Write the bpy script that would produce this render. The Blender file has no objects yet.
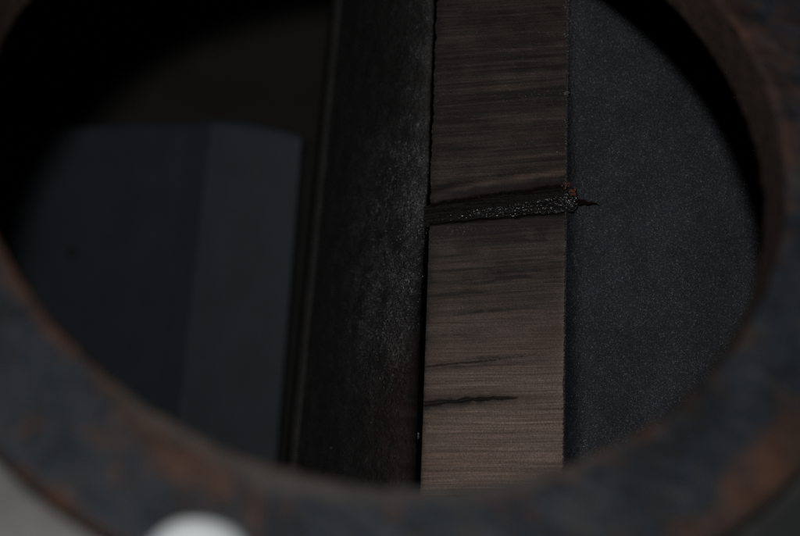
import bpy, bmesh, math, random
import numpy as np
from mathutils import Vector, Matrix

# ------------------------------------------------------------------ camera, light, exposure
scene = bpy.context.scene
COL = scene.collection
rng = np.random.default_rng(7)
random.seed(7)

cam_d = bpy.data.cameras.new('camera')
cam = bpy.data.objects.new('camera', cam_d)
COL.objects.link(cam)
cam.location = (0, 0, 0)
cam.rotation_euler = (math.radians(90), 0, 0)
cam_d.sensor_fit = 'HORIZONTAL'
cam_d.sensor_width = 36
cam_d.lens = 70.0
cam_d.clip_start = 0.02
cam_d.clip_end = 50
cam_d.dof.use_dof = True
cam_d.dof.focus_distance = 0.776
cam_d.dof.aperture_fstop = 3.7
scene.camera = cam

world = bpy.data.worlds.new('World')
scene.world = world
world.use_nodes = True
bg = world.node_tree.nodes['Background']
bg.inputs[0].default_value = (0.6, 0.75, 1.0, 1)
bg.inputs[1].default_value = 0.0012

fl_d = bpy.data.lights.new('camera_flash', 'AREA')      # the flash that lit the photograph
fl_d.shape = 'DISK'
fl_d.size = 0.042
fl_d.energy = 2.5
fl_d.color = (1.0, 0.985, 0.97)
fl = bpy.data.objects.new('camera_flash', fl_d)
COL.objects.link(fl)
fl.location = (-0.0099, -0.0995, 0.15)
fl.rotation_euler = (Vector((0.0, 0.75, 0.0)) - Vector(fl.location)).to_track_quat('-Z', 'Y').to_euler()

vs = scene.view_settings
vs.view_transform = 'Standard'
vs.look = 'None'
vs.exposure = 0
vs.gamma = 1
vs.use_curve_mapping = False
scene.cycles.use_denoising = False
scene.cycles.max_bounces = 6
scene.cycles.caustics_reflective = False
scene.cycles.sample_clamp_indirect = 0.4
scene.cycles.sample_clamp_direct = 1.6

# ------------------------------------------------------------------ helpers
F = 1556.0


def ray(px, py):
    px = np.asarray(px, float); py = np.asarray(py, float)
    return np.stack([(px - 400) / F, np.ones(np.broadcast(px, py).shape), (268 - py) / F], -1)


def on_plane(px, py, d0, k=0.0, kx=0.0):
    """point of the plane y = d0 + k z + kx x seen at that place of the 800 x 536 photograph"""
    px, py = np.broadcast_arrays(np.asarray(px, float), np.asarray(py, float))
    r = ray(px, py)
    return r * (d0 / (1 - k * r[..., 2] - kx * r[..., 0]))[..., None]


def vnoise(x, y, seed=0):
    """smooth value noise in about -1..1"""
    xi = np.floor(x).astype(np.int64); yi = np.floor(y).astype(np.int64)
    fx = x - xi; fy = y - yi
    fx = fx * fx * (3 - 2 * fx); fy = fy * fy * (3 - 2 * fy)

    def h(a, b):
        n = (a * 374761393 + b * 668265263 + seed * 974634777) & 0x7fffffff
        n = ((n ^ (n >> 13)) * 1274126177) & 0x7fffffff
        n = n ^ (n >> 16)
        return (n % 100003) / 50001.5 - 1
    return (h(xi, yi) * (1 - fx) * (1 - fy) + h(xi + 1, yi) * fx * (1 - fy)
            + h(xi, yi + 1) * (1 - fx) * fy + h(xi + 1, yi + 1) * fx * fy)


def fbm(x, y, seed=0, o=4):
    s = 0; a = 1.0; t = 0
    for i in range(o):
        s = s + a * vnoise(x * 2 ** i, y * 2 ** i, seed + i * 17); t += a; a *= 0.55
    return s / t


def smooth(a, b, x):
    t = np.clip((x - a) / (b - a), 0, 1)
    return t * t * (3 - 2 * t)


def link(name, me, mat=None, parent=None):
    o = bpy.data.objects.new(name, me)
    COL.objects.link(o)
    if mat: me.materials.append(mat)
    if parent: o.parent = parent
    return o


def grid_mesh(name, V, mat, parent=None, wrap=False, attrs=None, smooth_shade=True, flip=False, keep=None):
    """V[rows, cols, 3] -> quads"""
    R, Cc = V.shape[:2]
    idx = np.arange(R * Cc).reshape(R, Cc)
    if wrap:
        idx = np.concatenate([idx, idx[:1]], 0)
    q = np.stack([idx[:-1, :-1], idx[:-1, 1:], idx[1:, 1:], idx[1:, :-1]], -1).reshape(-1, 4)
    if keep is not None:
        q = q[keep[:-1, :-1].reshape(-1)]
    if flip: q = q[:, ::-1]
    me = bpy.data.meshes.new(name)
    n = R * Cc
    me.vertices.add(n); me.vertices.foreach_set('co', V.reshape(-1).astype(np.float32))
    me.loops.add(q.size); me.loops.foreach_set('vertex_index', q.reshape(-1).astype(np.int32))
    me.polygons.add(len(q))
    me.polygons.foreach_set('loop_start', np.arange(0, q.size, 4, dtype=np.int32))
    me.polygons.foreach_set('use_smooth', np.full(len(q), smooth_shade))
    me.update(calc_edges=True)
    for k, v in (attrs or {}).items():
        a = me.attributes.new(k, 'FLOAT', 'POINT')
        a.data.foreach_set('value', np.asarray(v, np.float32).reshape(-1))
    return link(name, me, mat, parent)


def empty(name, loc=(0, 0, 0)):
    o = bpy.data.objects.new(name, None)
    o.empty_display_size = 0.03
    COL.objects.link(o)
    return o


def tag(o, label=None, cat=None, kind=None, group=None):
    if label: o['label'] = label
    if cat: o['category'] = cat
    if kind: o['kind'] = kind
    if group: o['group'] = group
    return o


class NT:
    def __init__(s, name):
        s.m = bpy.data.materials.new(name); s.m.use_nodes = True
        s.t = s.m.node_tree; s.t.nodes.clear()
        s.out = s.n('ShaderNodeOutputMaterial'); s.p = s.n('ShaderNodeBsdfPrincipled')
        s.l(s.p.outputs[0], s.out.inputs[0])
        s.tc = s.n('ShaderNodeTexCoord')

    def n(s, t, **kw):
        x = s.t.nodes.new(t)
        for k, v in kw.items(): setattr(x, k, v)
        return x

    def l(s, a, b): s.t.links.new(a, b)

    def map(s, scale=(1, 1, 1), rot=(0, 0, 0), src=None):
        m = s.n('ShaderNodeMapping')
        m.inputs['Scale'].default_value = scale; m.inputs['Rotation'].default_value = rot
        s.l(src or s.tc.outputs['Object'], m.inputs[0]); return m.outputs[0]

    def noise(s, scale, detail=4, rough=0.55, vec=None, dist=0.0):
        x = s.n('ShaderNodeTexNoise')
        x.inputs['Scale'].default_value = scale; x.inputs['Detail'].default_value = detail
        x.inputs['Roughness'].default_value = rough; x.inputs['Distortion'].default_value = dist
        s.l(vec or s.tc.outputs['Object'], x.inputs['Vector']); return x.outputs['Fac']

    def voro(s, scale, out='Color', vec=None):
        x = s.n('ShaderNodeTexVoronoi'); x.inputs['Scale'].default_value = scale
        s.l(vec or s.tc.outputs['Object'], x.inputs['Vector']); return x.outputs[out]

    def ramp(s, fac, *stops):
        r = s.n('ShaderNodeValToRGB'); e = r.color_ramp.elements
        while len(e) < len(stops): e.new(0.5)
        for i, (p, c) in enumerate(stops):
            e[i].position = p
            e[i].color = (c, c, c, 1) if not isinstance(c, tuple) else (*c, 1)
        s.l(fac, r.inputs[0]); return r.outputs[0]

    def mix(s, fac, a, b, blend='MIX'):
        m = s.n('ShaderNodeMix', data_type='RGBA', blend_type=blend)
        for sock, v in ((0, fac), (6, a), (7, b)):
            if hasattr(v, 'is_linked'): s.l(v, m.inputs[sock])
            elif sock == 0: m.inputs[0].default_value = v
            else: m.inputs[sock].default_value = (*v, 1) if isinstance(v, tuple) else (v, v, v, 1)
        return m.outputs[2]

    def math(s, op, a, b=0.0, clamp=False):
        m = s.n('ShaderNodeMath', operation=op, use_clamp=clamp)
        for i, v in enumerate((a, b)):
            if hasattr(v, 'is_linked'): s.l(v, m.inputs[i])
            else: m.inputs[i].default_value = v
        return m.outputs[0]

    def attr(s, name):
        return s.n('ShaderNodeAttribute', attribute_name=name).outputs['Fac']

    def bump(s, h, dist, strength=1.0):
        b = s.n('ShaderNodeBump'); b.inputs['Distance'].default_value = dist
        b.inputs['Strength'].default_value = strength
        s.l(h, b.inputs['Height']); s.l(b.outputs[0], s.p.inputs['Normal']); return b

    def set(s, k=0.8, **kw):
        c = kw.pop('color')
        if hasattr(c, 'is_linked'): c = s.mix(1.0, c, (k, k, k), 'MULTIPLY')
        else: c = tuple(x * k for x in c)
        kw['color'] = c
        names = {'color': 'Base Color', 'metal': 'Metallic', 'rough': 'Roughness', 'coat': 'Coat Weight',
                 'coat_rough': 'Coat Roughness', 'spec': 'Specular IOR Level', 'sheen': 'Sheen Weight'}
        for q, v in kw.items():
            i = s.p.inputs[names[q]]
            if hasattr(v, 'is_linked'): s.l(v, i)
            elif isinstance(v, tuple): i.default_value = (*v, 1)
            else: i.default_value = v
        return s.m


# ------------------------------------------------------------------ materials
def m_strip():
    t = NT('worn_brown_steel')
    r = (0, math.radians(-4.5), 0)
    warp = t.noise(9, 2)
    wv = t.n('ShaderNodeVectorMath', operation='ADD')
    sc = t.n('ShaderNodeCombineXYZ')
    t.l(t.math('MULTIPLY', t.math('SUBTRACT', warp, 0.5), 0.005), sc.inputs[2])
    t.l(t.tc.outputs['Object'], wv.inputs[0]); t.l(sc.outputs[0], wv.inputs[1])
    src = wv.outputs[0]
    s1 = t.noise(1, 5, 0.62, t.map((6, 6, 420), r, src))
    s2 = t.noise(1, 3, 0.6, t.map((22, 22, 1500), r, src))
    s3 = t.noise(1, 3, 0.5, t.map((24, 24, 60), r, src))
    grain = t.noise(1500, 2, 0.6)
    base = t.ramp(s1, (0.25, (.172, .137, .121)), (0.5, (.196, .159, .142)), (0.75, (.222, .186, .169)))
    base = t.mix(t.ramp(s3, (0.42, 0.0), (0.70, 0.55)), base, (.160, .112, .090))
    base = t.mix(t.math('MULTIPLY', t.ramp(s2, (.33, 1.0), (.58, 0.0)), 0.20), base, (.07, .056, .05))
    base = t.mix(t.math('MULTIPLY', t.ramp(grain, (.40, 1.0), (.62, 0.0)), 0.6), base, (.07, .06, .055))
    s4 = t.noise(1, 2, .5, t.map((9, 9, 1700), r, src))
    base = t.mix(t.math('MULTIPLY', t.ramp(s4, (.60, 0.0), (.74, 1.0)), .45), base, (.36, .32, .30))
    g = t.attr('grime_shade')
    gs = t.math('MULTIPLY', g, t.ramp(s1, (0.25, 1.0), (0.75, 0.8)), True)
    spk = t.math('MULTIPLY', t.ramp(t.voro(1800), (.72, 0.0), (.95, 1.0)), t.ramp(t.noise(1, 3, .6, t.map((30, 30, 260), r, src)), (.45, 0.0), (.7, .65)))  # pale specks, fine glints put into the colour
    base = t.mix(1.0, base, (1.08, .97, .90), 'MULTIPLY')
    base = t.mix(t.math('MULTIPLY', t.attr('brown'), t.ramp(s2, (.3, .5), (.6, 1.0)), True), base, (.105, .060, .042))
    col = t.mix(gs, base, (.0225, .0215, .0207))
    col = t.mix(t.attr('oil'), col, (.0125, .0078, .0062))
    col = t.mix(t.math('MULTIPLY', spk, g), col, (.16, .16, .165))
    rough = t.mix(gs, t.ramp(s2, (.3, .66), (.7, .5)), 0.62)
    h = t.math('ADD', t.math('MULTIPLY', s1, 0.35), t.math('ADD', t.math('MULTIPLY', s2, .3), t.math('MULTIPLY', grain, .7)))
    t.bump(h, 0.0003, 0.8)
    return t.set(color=col, metal=0.8, rough=rough)


def m_grit(name, c0, c1, metal, rough, scale=900, bump=.0006, rust=0.0, speck=.0):
    t = NT(name)
    n1 = t.noise(scale, 3, .65)
    n2 = t.noise(45, 4, .6)
    n3 = t.noise(9, 3, .5)
    v = t.voro(scale * 1.45)
    v2 = t.voro(scale * .8)
    col = t.mix(t.math('ADD', t.math('MULTIPLY', n2, .5), t.math('MULTIPLY', t.noise(16, 4, .6, t.map((1.6, 1, .6))), .5)), c0, c1)
    col = t.mix(t.ramp(n1, (.35, .75), (.58, 0.0)), col, tuple(x * .35 for x in c0))
    if rust:
        col = t.mix(t.math('MULTIPLY', t.ramp(n3, (.45, 0.0), (.62, 1.0)), rust), col, (.06, .03, .02))
    if speck:
        sp = t.math('MULTIPLY', t.ramp(v, (.70, 0.0), (.90, 1.0)), t.ramp(v2, (.35, .15), (.7, 1.0)))
        col = t.mix(t.math('MULTIPLY', sp, speck), col, (.42, .43, .45))
    if speck:
        lo = t.math('ADD', t.math('MULTIPLY', t.noise(11, 5, .65, t.map((1.5, 1, .7))), .6), t.math('MULTIPLY', t.noise(55, 4, .7), .4))
        col = t.mix(1.0, col, t.ramp(lo, (.36, .60), (.5, .95), (.64, 1.35)), 'MULTIPLY')
    t.bump(t.math('ADD', n1, t.math('MULTIPLY', n2, .8)), bump, 1.0)
    return t.set(color=col, metal=metal, rough=rough)


def m_flank():
    """dark flank with an uneven patch of pale crystalline scale"""
    t = NT('dark_scaled_steel')
    n1 = t.noise(1250, 3, .7)
    n2 = t.noise(70, 5, .65)
    n3 = t.noise(14, 3, .5)
    base = t.mix(n2, (.026, .0245, .024), (.085, .079, .076))
    sc = t.math('MULTIPLY', t.attr('scale'), t.ramp(n1, (.50, 0.0), (.68, 1.0)), True)
    sc = t.math('MULTIPLY', sc, t.ramp(n2, (.40, .12), (.62, 1.0)), True)
    col = t.mix(sc, base, (.46, .47, .50))
    col = t.mix(t.math('MULTIPLY', t.attr('rust'), t.ramp(n2, (.35, .0), (.6, .8)), True), col, (.075, .032, .02))
    sp = t.math('MULTIPLY', t.ramp(t.voro(1150), (.62, 0.0), (.9, 1.0)), t.ramp(t.noise(130, 4, .7), (.48, 0.0), (.66, 1.0)))
    col = t.mix(t.math('MULTIPLY', sp, t.attr('scale'), True), col, (.60, .61, .64))
    col = t.mix(t.attr('seam_shade'), col, (.008, .0065, .006))  # shade beside the groove, put into the colour
    t.bump(t.math('ADD', n1, t.math('MULTIPLY', n2, 1.5)), .0007, 1.0)
    return t.set(color=col, metal=0.25, rough=t.mix(t.attr('seam_shade'), .52, .95), spec=t.mix(t.attr('seam_shade'), .4, .05))


def m_ring():
    t = NT('blued_steel_rust')
    n1 = t.noise(38, 5, .6)
    n2 = t.noise(95, 6, .7)
    n3 = t.noise(600, 2, .6)
    base = t.ramp(n1, (.38, (.014, .017, .020)), (.5, (.024, .034, .048)), (.64, (.044, .045, .047)))
    base = t.mix(t.ramp(n2, (.5, 0.0), (.7, .6)), base, (.05, .043, .038))
    rm = t.math('ADD', t.attr('rust'), t.math('MULTIPLY', t.math('SUBTRACT', n2, .5), 1.5))
    rm = t.math('ADD', rm, t.ramp(t.noise(24, 5, .7), (.52, 0.0), (.68, .42)))
    rcol = t.ramp(n1, (.35, (.055, .032, .024)), (.6, (.125, .058, .035)))
    col = t.mix(t.ramp(rm, (.14, 0.0), (.74, .95)), base, rcol)
    col = t.mix(t.ramp(n2, (.28, .7), (.42, 0.0)), col, (.012, .011, .011))
    bare_pale = t.math('ADD', t.attr('bare_pale'), t.math('MULTIPLY', t.math('SUBTRACT', n2, .5), .5))
    col = t.mix(t.ramp(bare_pale, (.35, 0.0), (.85, .8)), col, (.088, .08, .074))
    t.bump(t.math('ADD', n2, t.math('MULTIPLY', n3, .4)), .0009, .9)
    return t.set(color=col, metal=0.1, rough=0.62, spec=.35)


def m_simple(name, color, metal=0, rough=.6, nscale=200, var=.35, bump=.0004, k=.8, spec=.5):
    t = NT(name)
    n = t.noise(nscale, 4, .6)
    col = t.mix(n, tuple(c * (1 - var) for c in color), tuple(c * (1 + var) for c in color))
    t.bump(n, bump, 1.0)
    return t.set(k=k, color=col, metal=metal, rough=rough, spec=spec)


M_STRIP = m_strip()
M_RIGHT = m_grit('grey_cast_steel', (.032, .036, .044), (.062, .069, .083), .3, .48, 2150, .0005, speck=.75)
M_FLANK = m_flank()
M_RING = m_ring()
M_BORE = m_grit('rusty_bore', (.034, .018, .013), (.080, .044, .033), 0.0, .8, 300, .0015, rust=.7)
M_BLOCK = m_simple('blue_grey_block', (.044, .053, .066), .1, .6, 35, .30, .0006)
M_BACK = m_simple('brown_chamber', (.030, .026, .023), 0, .85, 20, .5, .002)
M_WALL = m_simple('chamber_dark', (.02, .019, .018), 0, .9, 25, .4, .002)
M_OIL = m_simple('black_oily_metal', (.0105, .009, .008), .0, .50, 1100, .6, .0003, .8, .09)
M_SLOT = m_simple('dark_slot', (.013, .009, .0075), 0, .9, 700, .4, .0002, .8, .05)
M_STAIN = m_simple('brown_black_stain', (.030, .020, .016), 0, .8, 500, .7, .0003, .8, .1)
M_GRAIN = m_simple('bright_grain', (.46, .47, .50), .9, .24, 1500, .4, .0002)
M_FLAKE = m_simple('pale_scale', (.20, .21, .225), .4, .42, 1500, .6, .0002)
M_EDGE = m_simple('burnished_edge', (.26, .25, .25), .8, .46, 1200, .5, .0004)
M_RUST = m_simple('red_rust', (.17, .055, .035), 0, .7, 900, .45, .0005)
M_CAP = m_simple('white_paint', (.88, .94, .96), 0, .4, 90, .05, .0003, 1.0)


def m_casing():
    t = NT('pale_casing_stained')
    n1 = t.noise(48, 5, .65); n2 = t.noise(160, 3, .6)
    base = t.mix(t.ramp(n1, (.35, 0.0), (.65, 1.0)), (.115, .114, .112), (.25, .247, .24))
    st = t.math('ADD', t.attr('oil'), t.math('MULTIPLY', t.math('SUBTRACT', n1, .5), .35))
    col = t.mix(t.ramp(st, (.35, 0.0), (.65, 1.0)), base, (.013, .016, .0145))
    t.bump(n2, .0006, 1.0)
    return t.set(k=1.0, color=col, rough=.6)


M_CASING = m_casing()

# ------------------------------------------------------------------ chamber behind the port (setting)
def box_in(name, x0, x1, y0, y1, z0, z1, mat):
    bm = bmesh.new()
    bmesh.ops.create_cube(bm, size=1)
    for v in bm.verts:
        v.co = Vector(((x0 + x1) / 2 + v.co.x * (x1 - x0), (y0 + y1) / 2 + v.co.y * (y1 - y0), (z0 + z1) / 2 + v.co.z * (z1 - z0)))
    me = bpy.data.meshes.new(name); bm.to_mesh(me); bm.free()
    return link(name, me, mat)


nz = 60
gx, gz = np.meshgrid(np.linspace(-.62, .62, nz), np.linspace(-.62, .62, nz))
gz = np.interp(gz, [-.62, .30, .62], [-.62, .26, .34])
V = np.stack([gx, 1.175 + .006 * fbm(gx * 6, gz * 6, 3) - .7 * np.maximum(0, gz - .10), gz], -1)
tag(grid_mesh('chamber_back_wall', V, M_BACK), kind='structure')
tag(box_in('chamber_side_wall', -.64, -.60, .72, 1.42, -.6, .6, M_WALL), kind='structure')
tag(box_in('chamber_side_wall', .60, .64, .92, 1.42, -.6, .6, M_WALL), kind='structure')
tag(box_in('chamber_floor', -.6, .6, .52, 1.42, -.64, -.60, M_WALL), kind='structure')

# ------------------------------------------------------------------ port ring
nrm = Vector((0.11516313, -0.84665635, 0.51952909))
ea = np.array([-0.99087555, -0.13477998, 0.0]); eb = np.array([-0.07002212, 0.51478868, 0.85445276])
en = np.array(nrm); CEN = np.array([-1.907e-04, 5.8975e-01, 5.6108e-02])


def ring_pt(r, th, t):
    """r, angle, depth behind the front face"""
    return CEN + (r * np.cos(th))[..., None] * ea + (r * np.sin(th))[..., None] * eb - np.asarray(t)[..., None] * en


def px_of(P):
    return 400 + F * P[..., 0] / P[..., 1], 268 - F * P[..., 2] / P[..., 1]


RI, RO, RT = .1500, .1950, .0215
ring = empty('port_ring')
tag(ring, 'dark rust-stained steel ring framing the round opening', 'steel ring')
NTH = 900
th = np.linspace(0, 2 * np.pi, NTH, endpoint=False)
prof = [(RI, .0016), (RI + .0004, .0007), (RI + .0014, .0001)] + [(r, 0.0) for r in np.linspace(RI + .004, RO - .005, 40)] + \
       [(RO - .0032, .0003), (RO - .0012, .0013), (RO - .0002, .0033), (RO, .006), (RO, .013), (RO, RT + .0002)]
pr = np.array(prof)
TH, R_ = np.meshgrid(th, pr[:, 0], indexing='ij')
_, T_ = np.meshgrid(th, pr[:, 1], indexing='ij')


def out_of_round(a, r):
    """the opening is a little wider towards its upper left and narrower at its upper right"""
    d = lambda c, w: np.exp(-((np.angle(np.exp(1j * (a - c)))) / w) ** 2)
    return (  .0125 * d(UL, .75)) * np.clip(1 - (r - RI) / .04, 0, 1)


UL = 0.42
wob = .0014 * fbm(np.cos(TH) * 9 + R_ * 60, np.sin(TH) * 9 + R_ * 60, 5) + .0005 * fbm(np.cos(TH) * 45 + R_ * 200, np.sin(TH) * 45, 8)
inner_w = np.exp(-((R_ - RI) / .004) ** 2)
P = ring_pt(R_ + out_of_round(TH, R_) + inner_w * .0009 * fbm(np.cos(TH) * 30, np.sin(TH) * 30, 11), TH, T_ + wob * (T_ < RT))
qx, qy = px_of(P)
rust = np.zeros_like(qx)
for (x, y, sx, sy, a) in [(166, 440, 26, 24, .8), (190, 464, 28, 16, .7), (215, 478, 24, 12, .5), (140, 418, 20, 16, .35), (256, 512, 10, 34, .8), (285, 508, 10, 12, .5), (395, 514, 10, 12, .55),
                          (225, 490, 14, 12, .5), (598, 457, 12, 9, .6), (642, 431, 14, 10, .55), (772, 465, 30, 34, .85), (800, 425, 26, 28, .8),
                          (728, 500, 11, 26, .75), (690, 528, 30, 16, .65), (760, 500, 30, 18, .6), (30, 428, 14, 18, .3), (30, 350, 8, 14, .15),
                          (60, 505, 14, 12, .5), (20, 478, 12, 12, .5), (85, 528, 14, 8, .45), (765, 40, 40, 50, .42), (790, 130, 24, 60, .42), (8, 10, 20, 24, .5),
                          (735, 20, 14, 40, .35), (560, 475, 40, 8, .25), (690, 400, 20, 12, .3)]:
    rust += a * np.exp(-((qx - x) / sx) ** 2 - ((qy - y) / sy) ** 2)
lipw = np.exp(-((R_ - RI) / .0058) ** 2)
rust += lipw * (.85 * smooth(420, 120, qx) + .28) * (0.75 + .5 * fbm(np.cos(TH) * 12, np.sin(TH) * 12, 21))
rust += np.exp(-((R_ - RO) / .0035) ** 2) * .42
bare_pale = np.exp(-((R_ - RI) / .0065) ** 2) * (1.1 * smooth(20, 180, qx) * smooth(720, 520, qx)) * (qy > 250)
bare_pale += .95 * np.exp(-((R_ - RO) / .003) ** 2) * smooth(640, 720, qx) * (qy > 300)  # outer edge made paler at the lower right
bare_pale += .8 * np.exp(-((qx - 300) / 75) ** 2 - ((qy - 478) / 26) ** 2)
rf = grid_mesh('ring_face', P, M_RING, ring, wrap=True, attrs={'rust': rust, 'bare_pale': bare_pale})
# bore wall with a ragged inner end
tt = np.linspace(.0016, RT, 22)
TH, T_ = np.meshgrid(th, tt, indexing='ij')
w = (T_ - .0016) / (RT - .0016)
rag = fbm(np.cos(TH) * 34, np.sin(TH) * 34, 31, 4)
rr = RI + (.1481 - RI) * w + .0006 * fbm(np.cos(TH) * 30, np.sin(TH) * 30 + T_ * 200, 33) + w ** 3 * .0014 * rag + out_of_round(TH, RI)
P = ring_pt(rr, TH, T_ + w ** 3 * .0022 * rag)
P2 = ring_pt(np.full(NTH, .1945), th, np.full(NTH, RT))[:, None]
P = np.concatenate([P, P2], 1)
grid_mesh('bore_wall', P, M_BORE, ring, wrap=True, flip=True)['label'] = 'rusty brown inner wall of the opening'

# casing plate that the ring sits on
nr = 30
rr = np.concatenate([[.180, .1956, .1956, .1966], .1966 + .28 * np.linspace(0.01, 1, nr) ** 1.6])
tz = np.concatenate([[RT + .0012, RT + .001, .0065, .0055], np.full(nr, .0054)])
TH, R_ = np.meshgrid(np.linspace(0, 2 * np.pi, 240, endpoint=False), rr, indexing='ij')
_, T_ = np.meshgrid(np.linspace(0, 2 * np.pi, 240, endpoint=False), tz, indexing='ij')
P = ring_pt(R_, TH, T_)
oil = smooth(120, 420, px_of(P)[0]) * (.62 + .38 * smooth(.1975, .206, R_))
tag(grid_mesh('casing_wall', P, M_CASING, wrap=True, attrs={'oil': oil}), kind='structure')

# ------------------------------------------------------------------ white cap standing at the ring's lower edge
def dome(name, centre, axis, r, h, mat, lab, cat):
    bm = bmesh.new()
    rings = []
    prof = [(1.0, 0.0), (1.02, .10), (1.0, .30), (.95, .52), (.84, .72), (.66, .87), (.42, .96), (.18, .995)]
    N = 40
    for (a, b) in prof:
        wb = [1 + .07 * math.sin(2 * math.pi * i / N * 2 + 1.0) + .05 * math.sin(2 * math.pi * i / N * 3 + 2.5 * b) for i in range(N)]
        rings.append([bm.verts.new((wb[i] * a * r * math.cos(2 * math.pi * i / N), wb[i] * a * r * math.sin(2 * math.pi * i / N), b * h * (1 + .08 * math.cos(2 * math.pi * i / N)))) for i in range(N)])
    top = bm.verts.new((0, 0, h))
    for A, B in zip(rings, rings[1:]):
        for i in range(N): bm.faces.new((A[i], A[(i + 1) % N], B[(i + 1) % N], B[i]))
    for i in range(N): bm.faces.new((rings[-1][i], rings[-1][(i + 1) % N], top))
    bm.faces.new(list(reversed(rings[0])))
    bmesh.ops.recalc_face_normals(bm, faces=bm.faces[:])
    for f in bm.faces: f.smooth = True
    me = bpy.data.meshes.new(name); bm.to_mesh(me); bm.free()
    o = link(name, me, mat)
    o.location = centre
    o.rotation_euler = Vector(axis).to_track_quat('Z', 'Y').to_euler()
    return tag(o, lab, cat)


cc = ring_pt(np.array(.1925), np.array(math.atan2(-.1735, .0765)), np.array(-.0004))
cap = dome('rounded_cap', Vector(cc), nrm + Vector((.25, 0, 0)), .0156, .0138, M_CAP, 'small white rounded cap at the lower edge of the rusty ring', 'cap')

# ------------------------------------------------------------------ the rib with the worn strip
rib = empty('worn_rib')
tag(rib, 'tall steel rib with brown scratched face and a dark gouge across it', 'steel rib')
SD, SK = .775, .22                      # strip plane
PD, PK, PX = .7795, .172, .06             # face right of it


def xl(py): return 437.0 - .0335 * py
def xr(py): return 567.5 - .0105 * py


def gouge_mask(px, py):
    """1 inside the gouge, soft edge"""
    u = (px - 425) / 150
    top = 205 - 28 * np.clip(u, 0, 1.1) ** .62 + 1.6 * vnoise(px / 9, px * 0 + 3, 51)
    bot = 224 - 13 * u + 1.3 * vnoise(px / 7, px * 0 + 9, 52)
    return smooth(-5, 7, py - top) * smooth(-3.5, 3.5, bot - py)


def rough_mask(px, py):
    """the torn, oily lower half of the gouge"""
    u = (px - 425) / 150
    top = 209 - 22 * np.clip(u, 0, 1.1) ** .8 + 1.2 * vnoise(px / 14, px * 0 + 3, 53) + .5 * vnoise(px / 4, px * 0 + 3, 55)
    bot = 222.5 - 12.5 * u + 1.0 * vnoise(px / 12, px * 0 + 9, 54) + .5 * vnoise(px / 4, px * 0 + 3, 56)
    return smooth(-5, 2, py - top) * smooth(-3, 2, bot - py)


CR = [  # dark slots: x0, y0, x1, y1, half-thickness
    (424, 404.0, 512, 397.0, 1.8), (424, 366.5, 500, 359.0, .40)]


def crack_h(px, py):
    h = np.zeros_like(px)
    for i, (x0, y0, x1, y1, ht) in enumerate(CR):
        u = (px - x0) / (x1 - x0)
        yc = y0 + (y1 - y0) * u + 1.0 * vnoise(px / 13, px * 0 + i, 60 + i) + .3 * vnoise(px / 3.5, px * 0 + i, 66) - 1.5 * u * (1 - u)
        wd = ht * np.clip(1.15 - u, 0, 1) ** .6 * (1 + .5 * vnoise(px / 8, px * 0 + i, 70 + i)) * (u > -.02)
        h = np.maximum(h, np.where((u < 1.1), np.exp(-((py - yc) / np.maximum(wd, .15)) ** 2), 0) * (wd > .1))
    return h


NY, NX = 1050, 190
py = np.linspace(-110, 640, NY)[:, None] * np.ones((1, NX))
u = np.linspace(0, 1, NX)[None] * np.ones((NY, 1))
edge = np.minimum(u, 1 - u)
px = xl(py) + (xr(py) - xl(py)) * u
left_r = np.exp(-u / .012) * 2.2 * fbm(py / 6, py * 0 + 1, 81) * smooth(330, 120, py)
right_r = np.exp(-(1 - u) / .012) * 1.1 * fbm(py / 5, py * 0 + 4, 82)
px = px + left_r + right_r
sl = py + (px - 495) * .085
h = .00007 * fbm(sl / 2.6, px / 200, 91, 3) + .00014 * fbm(sl / 14, px / 300, 92, 3)
gm = gouge_mask(px, py); rm_ = rough_mask(px, py); cm = crack_h(px, py)
h = h - .0006 * gm - .0020 * rm_ - .0006 * cm
# the small raised step above the gouge and the one at the lower right
h = h + .0005 * np.exp(-((py - (196 - 26 * np.clip((px - 430) / 140, 0, 1) ** .7)) / 5) ** 2)
snorm = np.array([0, -1, SK]) / math.hypot(1, SK)
P = on_plane(px, py, SD, SK) + h[..., None] * snorm
band = fbm(sl / 9, px / 420, 95, 4)
fine = fbm(sl / 1.5, px / 170, 97, 4)
grime_shade = np.interp(py, [-110, 0, 150, 235, 290, 330, 380, 430], [.92, .90, .89, .80, .66, .40, .16, .0]) * (1 + .27 * band + .44 * fine + .25 * fbm(px / 18, py / 14, 98, 3))  # strip gets darker towards the top
grime_shade += .22 * smooth(300, 420, py) * smooth(.55, .05, u) * (.6 + .8 * fine)
grime_shade += .80 * gm + .25 * rm_ + 1.0 * cm
grime_shade += .45 * np.exp(-((py - 226 + 13 * np.clip((px - 425) / 150, 0, 1)) / 5) ** 2)
grime_shade += .55 * np.exp(-((sl - 212) / 16) ** 2)
arc = np.exp(-((py - (195 - 24 * np.clip((px - 430) / 135, 0, 1) ** .75)) / 4.0) ** 2)
grime_shade -= .50 * arc * smooth(440, 470, px)
for y0, a in ((52, .35), (88, .3), (118, .35), (140, .3), (28, .2), (160, .3)):   # polished lines between the dirty ones
    grime_shade -= .8 * a * np.exp(-((sl - y0 + .8 * vnoise(px / 60, py * 0 + y0, 5)) / 2.0) ** 2) * smooth(430, 540, px)
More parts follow.
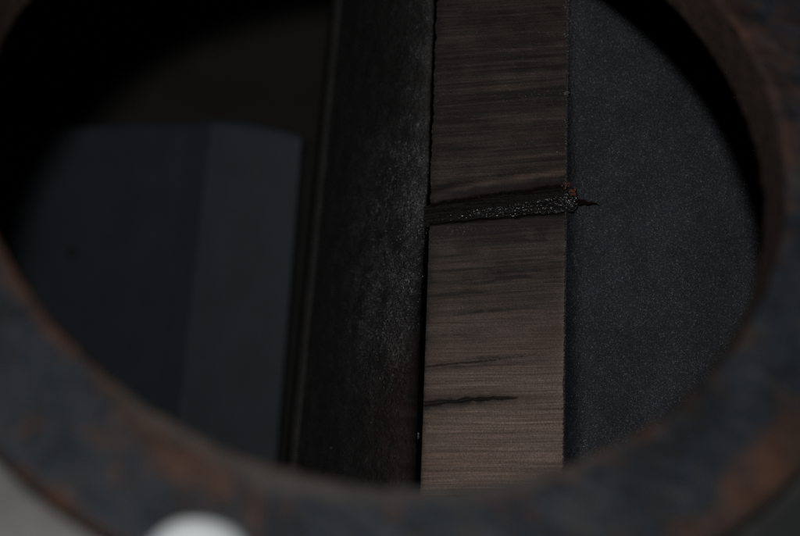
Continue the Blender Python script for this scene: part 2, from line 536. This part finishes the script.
for (x0, y0, sx, sy, a) in ((450, 290, 34, 2.2, .55), (515, 281, 50, 1.6, .5), (520, 272, 60, 4, .25), (500, 240, 60, 5, .3), (490, 311, 45, 1.5, .45), (455, 332, 40, 2, .3), (470, 398, 60, 8, .38), (540, 352, 30, 1.6, .3), (505, 362, 50, 4, .25), (452, 401, 48, 4.5, .55), (505, 357.5, 40, 1.6, .45), (455, 365, 40, 2.2, .35), (490, 224, 80, 4, .45), (470, 186, 50, 3, .3), (520, 150, 50, 4, .3), (460, 232, 60, 2.2, .4), (520, 262, 40, 1.6, .4), (450, 252, 30, 1.4, .4), (470, 268, 36, 1.5, .3)):
    grime_shade += a * np.exp(-((px - x0) / sx) ** 2 - ((sl - y0 + 1.5 * vnoise(px / 18, py * 0 + x0, 6)) / sy) ** 2) * (1 + .5 * vnoise(px / 6, py / 3, 8))
grime_shade += (.55 + .5 * fbm(py / 6, px / 3, 161, 3)) * np.exp(-u / .022)  # left edge darkened: painted shade running along the groove
grime_shade -= .45 * np.exp(-(1 - u) / .022) * smooth(180, 330, py)
brown = .8 * np.exp(-((px - 468) / 52) ** 2 - ((py - 397) / 6) ** 2) + .5 * np.exp(-((px - 430) / 14) ** 2) * smooth(230, 330, py) * (.5 + .6 * band)
brown += .6 * arc + .35 * np.exp(-((sl - 255) / 20) ** 2) * smooth(.7, .2, u) + .25 * np.exp(-((sl - 345) / 12) ** 2)
grid_mesh('worn_strip', P, M_STRIP, rib, attrs={'grime_shade': np.clip(grime_shade, 0, 1), 'brown': np.clip(brown, 0, 1), 'oil': np.clip(.92 * gm * (.85 + .3 * fine), 0, 1)}, flip=True)['label'] = 'brown scratched front strip'

# gouge floor: rough oily metal filling the trough
gx, gy = np.meshgrid(np.linspace(418, 581, 330), np.linspace(168, 232, 130))
gsl = gy + (gx - 495) * .10
gouge_m = rough_mask(gx, gy)
lump = np.exp(-(((gx - 571) / 8.5) ** 2 + ((gy - 199) / 12.5) ** 2) ** 1.5) * (1 + .35 * fbm(gx / 3, gy / 3, 104, 3))
notch = np.exp(-(((gx - 422) / 5.5) ** 2 + ((gy - 220) / 6) ** 2) ** 1.5) * (1 + .4 * fbm(gx / 3, gy / 3, 105, 3))
gu = np.clip((gx - 425) / 150, 0, 1)
gh = -.0017 + .00050 * fbm(gsl / 1.7, gx / 26, 101, 4) + .00016 * fbm(gx / 2.0, gy / 1.6, 102, 3) - .0004 * (1 - gouge_m)
gh = np.where(gx < 566, gh, -.0022 + .0016 * lump + .0006 * fbm(gx / 2.2, gy / 2.2, 103, 3))
keep = ((gouge_m > .02) & (gx < 569) & (gx > 423.5)) | (lump > .42)
gb = grid_mesh('gouge', on_plane(gx, gy, SD, SK) + gh[..., None] * snorm, M_OIL, rib, flip=True, keep=keep)
gb['label'] = 'dark ragged gouge with glinting grains'


def blobs(name, pts, mat, parent, sub=1):
    """pts: (xyz, radius, stretch)"""
    bm0 = bmesh.new(); bmesh.ops.create_icosphere(bm0, subdivisions=sub, radius=1)
    bv = np.array([v.co[:] for v in bm0.verts]); bf = [tuple(v.index for v in f.verts) for f in bm0.faces]; bm0.free()
    vs_, fs = [], []
    for (c, r, s) in pts:
        k = len(vs_)
        j = 1 + rng.normal(0, .18, (len(bv), 1))
        vs_ += [tuple(x) for x in (np.array(c) + bv * j * r * np.array(s))]
        fs += [tuple(i + k for i in f) for f in bf]
    me = bpy.data.meshes.new(name); me.from_pydata(vs_, [], fs); me.update()
    return link(name, me, mat, parent)


pts = []
while len(pts) < 900:
    t = rng.random() ** .55
    x = 428 + 150 * t
    lane = rng.choice([0, 1, 2, 3])
    y = 220 - 10.5 * t - lane * 4.9 * (0.2 + .8 * t) + rng.normal(0, .7)
    if t > .85: y += rng.normal(0, 4)
    if x < 566 and rough_mask(np.array([x]), np.array([y]))[0] < .6: continue
    if x >= 566 and ((x - 571) / 8) ** 2 + ((y - 199) / 12) ** 2 > 1: continue
    if rng.random() > .25 + .75 * t: continue
    r = .00008 + .00034 * rng.random() ** 4
    lift = -.0013 + (.0006 if x > 566 else 0)
    pts.append((on_plane(x, y, SD, SK) + snorm * lift, r, (1.6, 1, .8)))
for _ in range(170):                                       # glinting crumbs along two scratches higher up
    t = rng.random() ** .6
    yl, xs = ((98, 500), (160, 505), (38, 530))[rng.choice([0, 0, 0, 1, 2])]
    x = xs + (566 - xs) * t
    pts.append((on_plane(x, yl - (x - xs) * .09 + rng.normal(0, 1.6), SD, SK) + snorm * .0001, .00007 + .00014 * rng.random() ** 3, (1.6, 1, .7)))
gr = blobs('metal_grain', pts, M_GRAIN, gb); gr['kind'] = 'stuff'
pts = [(on_plane(555.5 + i * 1.4, 212.6 - i * .35 + rng.normal(0, .2), SD, SK) + snorm * .0002, .00062 - .00003 * i, (1.3, 1, .75)) for i in range(6)]
blobs('bright_chip', pts, M_GRAIN, gb, 2)['label'] = 'brightest chip at the lower right of the gouge'
pts = []
for i in range(26):
    a = (566, 184) if i < 14 else (573, 190)
    pts.append((on_plane(a[0] + rng.normal(0, 2.0), a[1] + rng.normal(0, 1.7), SD, SK) + snorm * (-.0012), .0004 + .0005 * rng.random(), (1, 1, 1)))
blobs('rust_spot', pts, M_RUST, gb, 2)['label'] = 'red rust crumbs at the right end of the gouge'
# slot floors
for i, (x0, y0, x1, y1, ht) in enumerate(CR):
    n = 60
    uu = np.linspace(0, 1, n)[:, None]; s = np.linspace(-1, 1, 5)[None]
    X = x0 + (x1 - x0) * uu + 0 * s
    Y = y0 + (y1 - y0) * uu + 1.0 * vnoise(X / 13, X * 0 + i, 60 + i) + .3 * vnoise(X / 3.5, X * 0 + i, 66) - 1.5 * uu * (1 - uu) + s * .7 * ht * np.clip(1.12 - uu, 0, 1) ** .6 * (.75 + .25 * vnoise(X / 9, X * 0 + i, 70 + i))
    H = -.0008 - .0003 * s ** 2 + 0 * X
    grid_mesh('crack', on_plane(X, Y, SD, SK) + (H + .0003)[..., None] * snorm, M_STAIN, rib)

# right flank: bevel, receding shoulder and the broad gritty face
NYR, NF = 520, 230
py = np.linspace(-110, 640, NYR)[:, None]
Pe = on_plane(xr(py), py, SD, SK) - .0011 * snorm
cols = [Pe + np.array([-.0006, .004, 0]), Pe + np.array([.0006, .0009, 0])]
near = on_plane(xr(py) + 2.0, py, SD, SK) - .0022 * snorm
cols.append(near)
base_face = lambda X: on_plane(X, py, PD, PK, PX)
wd = 11 + 13 * smooth(60, 380, py)
ctl, far_ = base_face(xr(py) + .42 * wd), base_face(xr(py) + wd)
for k in np.linspace(.08, .95, 14):                       # concave root turning into the flat face
    cols.append(near * (1 - k) ** 2 + ctl * 2 * k * (1 - k) + far_ * k * k)
Xf = xr(py) + wd + (930 - 594) * np.linspace(0, 1, NF)[None]
face = on_plane(Xf, py + 0 * Xf, PD, PK, PX)
face[..., 1] += .0009 * fbm(Xf / 55, (py + 0 * Xf) / 55, 121, 3) + .0003 * fbm(Xf / 5, (py + 0 * Xf) / 5, 122, 2)
V = np.concatenate([np.stack([c[:, 0] for c in cols], 1), face], 1)
# bump the shoulder too
V[:, 2:17, 1] += .0004 * fbm(np.arange(15)[None] * .5 + 0 * py, py / 4, 123, 3)
rfl = grid_mesh('flank', V, M_RIGHT, rib, flip=True)
rfl['label'] = 'blue-grey gritty face right of the strip'
# crack running from the gouge into that face
n = 30
uu = np.linspace(0, 1, n)[:, None]; s = np.linspace(-1, 1, 5)[None]
X = 577 + 23 * uu + 0 * s
Y = 201.5 + 3 * uu + .9 * vnoise(X / 4, X * 0, 133) + s * (2.8 * (1 - uu) ** 1.2 + .25)
Pc = on_plane(X, Y, PD - .0022, PK, PX)
Pc[..., 1] += (1 - uu) * -.003
grid_mesh('crack', Pc, M_SLOT, rib)['label'] = 'short dark crack right of the gouge'

# burr along the strip's right edge
pts = []
y = -60.0
while y < 520:
    dens = 1.0 if y < 230 else .45
    x = xr(y) + rng.normal(.2, .5)
    big = rng.random()
    r = .00022 + .00035 * big ** 4 * dens
    pts.append((on_plane(x, y, SD, SK) + snorm * .0001, r, (.8, 1, 1.5)))
    y += rng.uniform(.6, 2.2) if y < 230 else rng.uniform(.7, 1.6)
for (cx, cy, nn) in ((566, 36, 9), (567, 94, 12), (566, 77, 5), (565, 8, 6), (565, 120, 5)):
    for i in range(nn):
        pts.append((on_plane(cx + rng.normal(0, 1.8), cy + rng.normal(0, 1.2), SD, SK) + snorm * .0003, .00025 + .0003 * rng.random(), (1.2, 1, .9)))
o = blobs('edge_burr', pts, M_EDGE, rib); o['kind'] = 'stuff'

# left flank: root groove, scaly face, rounded edge, side going back
def xe(py): return 337.0 - .098 * py
LD = .905
NYL, NFL = 560, 170
py = np.linspace(-110, 640, NYL)[:, None]
Sl = on_plane(xl(py), py, SD, SK)
gw = 1.8 + 2.7 * smooth(150, 330, py) + .7 * fbm(py / 7, py * 0 + 2, 145)
c0 = Sl + np.array([.002, .003, 0])
c1 = on_plane(xl(py) + .5, py, SD + .045, SK)
c2 = on_plane(xl(py) - .12 * gw, py, SD + .050, SK)
c3 = on_plane(xl(py) - gw, py, SD + .0055, SK)
ends = None
cols = [c0, c1, c2, c3]
k = np.linspace(0.004, 1, NFL)[None, :, None] ** 1.25
kk = k[..., 0]
Xk = (xl(py) - gw) * (1 - kk) + (xe(py) + 4) * kk
base = on_plane(Xk, py + 0 * Xk, SD + .002 + (LD - SD) * kk ** 1.7, SK)
base[..., 1] += (.0022 * np.clip(1 - k / .02, 0, 1) ** 2)[..., 0]
Xq, Yq = px_of(base)
hN = .0011 * fbm(Xq / 26, Yq / 26, 141, 4) + .0005 * fbm(Xq / 3.2, Yq / 3.2, 142, 3) * smooth(300, 370, Xq)
fn = np.array([-.78, -.62, .1]); fn /= np.linalg.norm(fn)
base = base + hN[..., None] * fn * np.minimum(1, .25 + 8 * np.minimum(k, 1 - k))
scale = np.exp(-((Xq - 396) / 34) ** 2) * smooth(90, 190, Yq) * smooth(400, 290, Yq) * (.8 + .8 * fbm(Xq / 22, Yq / 22, 143, 3))
scale *= 1.1
scale += .45 * np.exp(-((Xq - 372) / 30) ** 2 - ((Yq - 330) / 70) ** 2) + .15
scale += .7 * np.exp(-((Xq - (360 + (330 - Yq) * .55)) / 9) ** 2) * smooth(210, 240, Yq) * smooth(340, 300, Yq)
rustL = np.exp(-((Xq - 405) / 26) ** 2 - ((Yq - 420) / 70) ** 2)
e1 = on_plane(xe(py) - .5, py, LD + .0006, SK); e2 = on_plane(xe(py) - 4.5, py, LD + .0042, SK); e3 = on_plane(xe(py) - 7, py, LD + .011, SK)
back = e3 + np.array([.012, .27, 0])
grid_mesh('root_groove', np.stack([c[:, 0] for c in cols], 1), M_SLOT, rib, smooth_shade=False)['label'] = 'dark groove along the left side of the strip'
post = np.stack([c[:, 0] for c in (e1, e2, e3, back)], 1)
V = np.concatenate([base, post], 1)
pad = lambda A, a=0.0: np.concatenate([A, np.full((NYL, 4), a)], 1)
sw = (2.5 + 11 * smooth(170, 320, py)) * (1 + .55 * fbm(py / 9, py * 0 + 5, 151, 4))          # width of the shade painted along the groove
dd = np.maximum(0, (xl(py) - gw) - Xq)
seam_shade = np.exp(-(dd / np.maximum(sw, .8)) ** 1.3)
scale += .26 * smooth(385, 432, Xq) * smooth(260, 150, Yq) * (.7 + .9 * fbm(Xq / 9, Yq / 9, 147, 3))
scale_full = np.clip(scale, 0, 1)
scale = pad(scale, .0)
lf = grid_mesh('flank', V, M_FLANK, rib, attrs={'scale': np.clip(scale, 0, 1), 'rust': pad(rustL), 'seam_shade': pad(seam_shade, .5)})
lf['label'] = 'dark scaly face left of the strip'
fl_pts = []
while len(fl_pts) < 2200:                                  # loose crystalline flakes of scale
    i, j = rng.integers(0, NYL), rng.integers(2, NFL - 2)
    if rng.random() ** .35 > scale_full[i, j] or not -10 < Yq[i, j] < 500: continue
    c = base[i, j] + rng.normal(0, .0006, 3) * np.array([1, .2, 1])
    r = .00008 + .00026 * rng.random() ** 3
    fl_pts.append((c + fn * r * .4, r, tuple(rng.uniform(.5, 1.5, 3))))
o = blobs('scale_flakes', fl_pts, M_FLAKE, lf); o['kind'] = 'stuff'
# tiny pale chip at the foot of the strip
blobs('paint_chip', [(on_plane(418.2 + rng.normal(0, .5), 434 + i * 1.5, SD + .006, SK), .0007, (.8, 1, 1.5)) for i in range(4)], M_EDGE, rib, 2)

# ------------------------------------------------------------------ block behind, on the left
blk = empty('faceted_block')
tag(blk, 'blurred blue-grey block with two faces behind the rib', 'metal block')
BD = 1.03


def rows(px_top, px_bot, py_top, d, n=60):
    yy = np.linspace(0, 1, n)
    y = py_top + (640 - py_top) * yy
    x = px_top + (px_bot - px_top) * (y - 120) / 340.
    return on_plane(x, y, d)


def facet(name, cl, cr, lab, nxx=40):
    k = np.linspace(0, 1, nxx)[None, :, None]
    tops = [(1 - a) * cl[2] + a * cr[2] for a in np.linspace(0, 1, nxx)]
    V = np.zeros((60, nxx, 3))
    for j, a in enumerate(np.linspace(0, 1, nxx)):
        f = lambda i: cl[i] * (1 - a) + cr[i] * a
        bulge = (cl[4] if len(cl) > 4 else 0) * math.sin(math.pi * a)
        dd = cr[3] + (cl[3] - cr[3]) * (1 - a)
        c = rows(f(0), f(1), f(2) - bulge, dd)
        V[:, j] = c
    # rounded top lip going back
    lip = [V[:1] + np.array([0, .03, -.004]), V[:1] + np.array([0, .012, .0015]), V[:1] + np.array([0, .003, .0006])]
    V = np.concatenate(lip + [V], 0)
    o = grid_mesh(name, V, M_BLOCK, blk, flip=True)
    o['label'] = lab
    return o


# x at y=120, x at y=460, top y, depth
facet('side_face', (-40, -70, 137, 1.105, 3), (188, 150, 123, 1.041), 'darker left face')
facet('corner_chamfer', (188, 150, 123, 1.041), (212, 174, 120.5, 1.033), 'narrow dark corner between the two faces', 10)
facet('front_face', (212, 174, 120.5, 1.033, 4), (303, 276, 136, 1.020), 'paler right face')
for o in blk.children:
    if o.name.startswith('corner'): o['label'] = 'narrow dark corner between the two faces'
# dark sheet added to stand for the shade in the gap right of the block
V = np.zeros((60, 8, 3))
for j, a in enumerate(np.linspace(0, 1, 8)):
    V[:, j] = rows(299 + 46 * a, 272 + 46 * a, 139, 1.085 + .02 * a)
grid_mesh('gap_shade_sheet', np.concatenate([V[:1] + np.array([0, .03, -.002]), V], 0), M_WALL, blk, flip=True)
pit = dome('pit', Vector(on_plane(72, 252, 1.0675)) , (-.3, -1, 0), .0036, .0012, M_WALL, None, None)
pit.parent = blk
for key in ('label', 'category'):
    if key in pit: del pit[key]
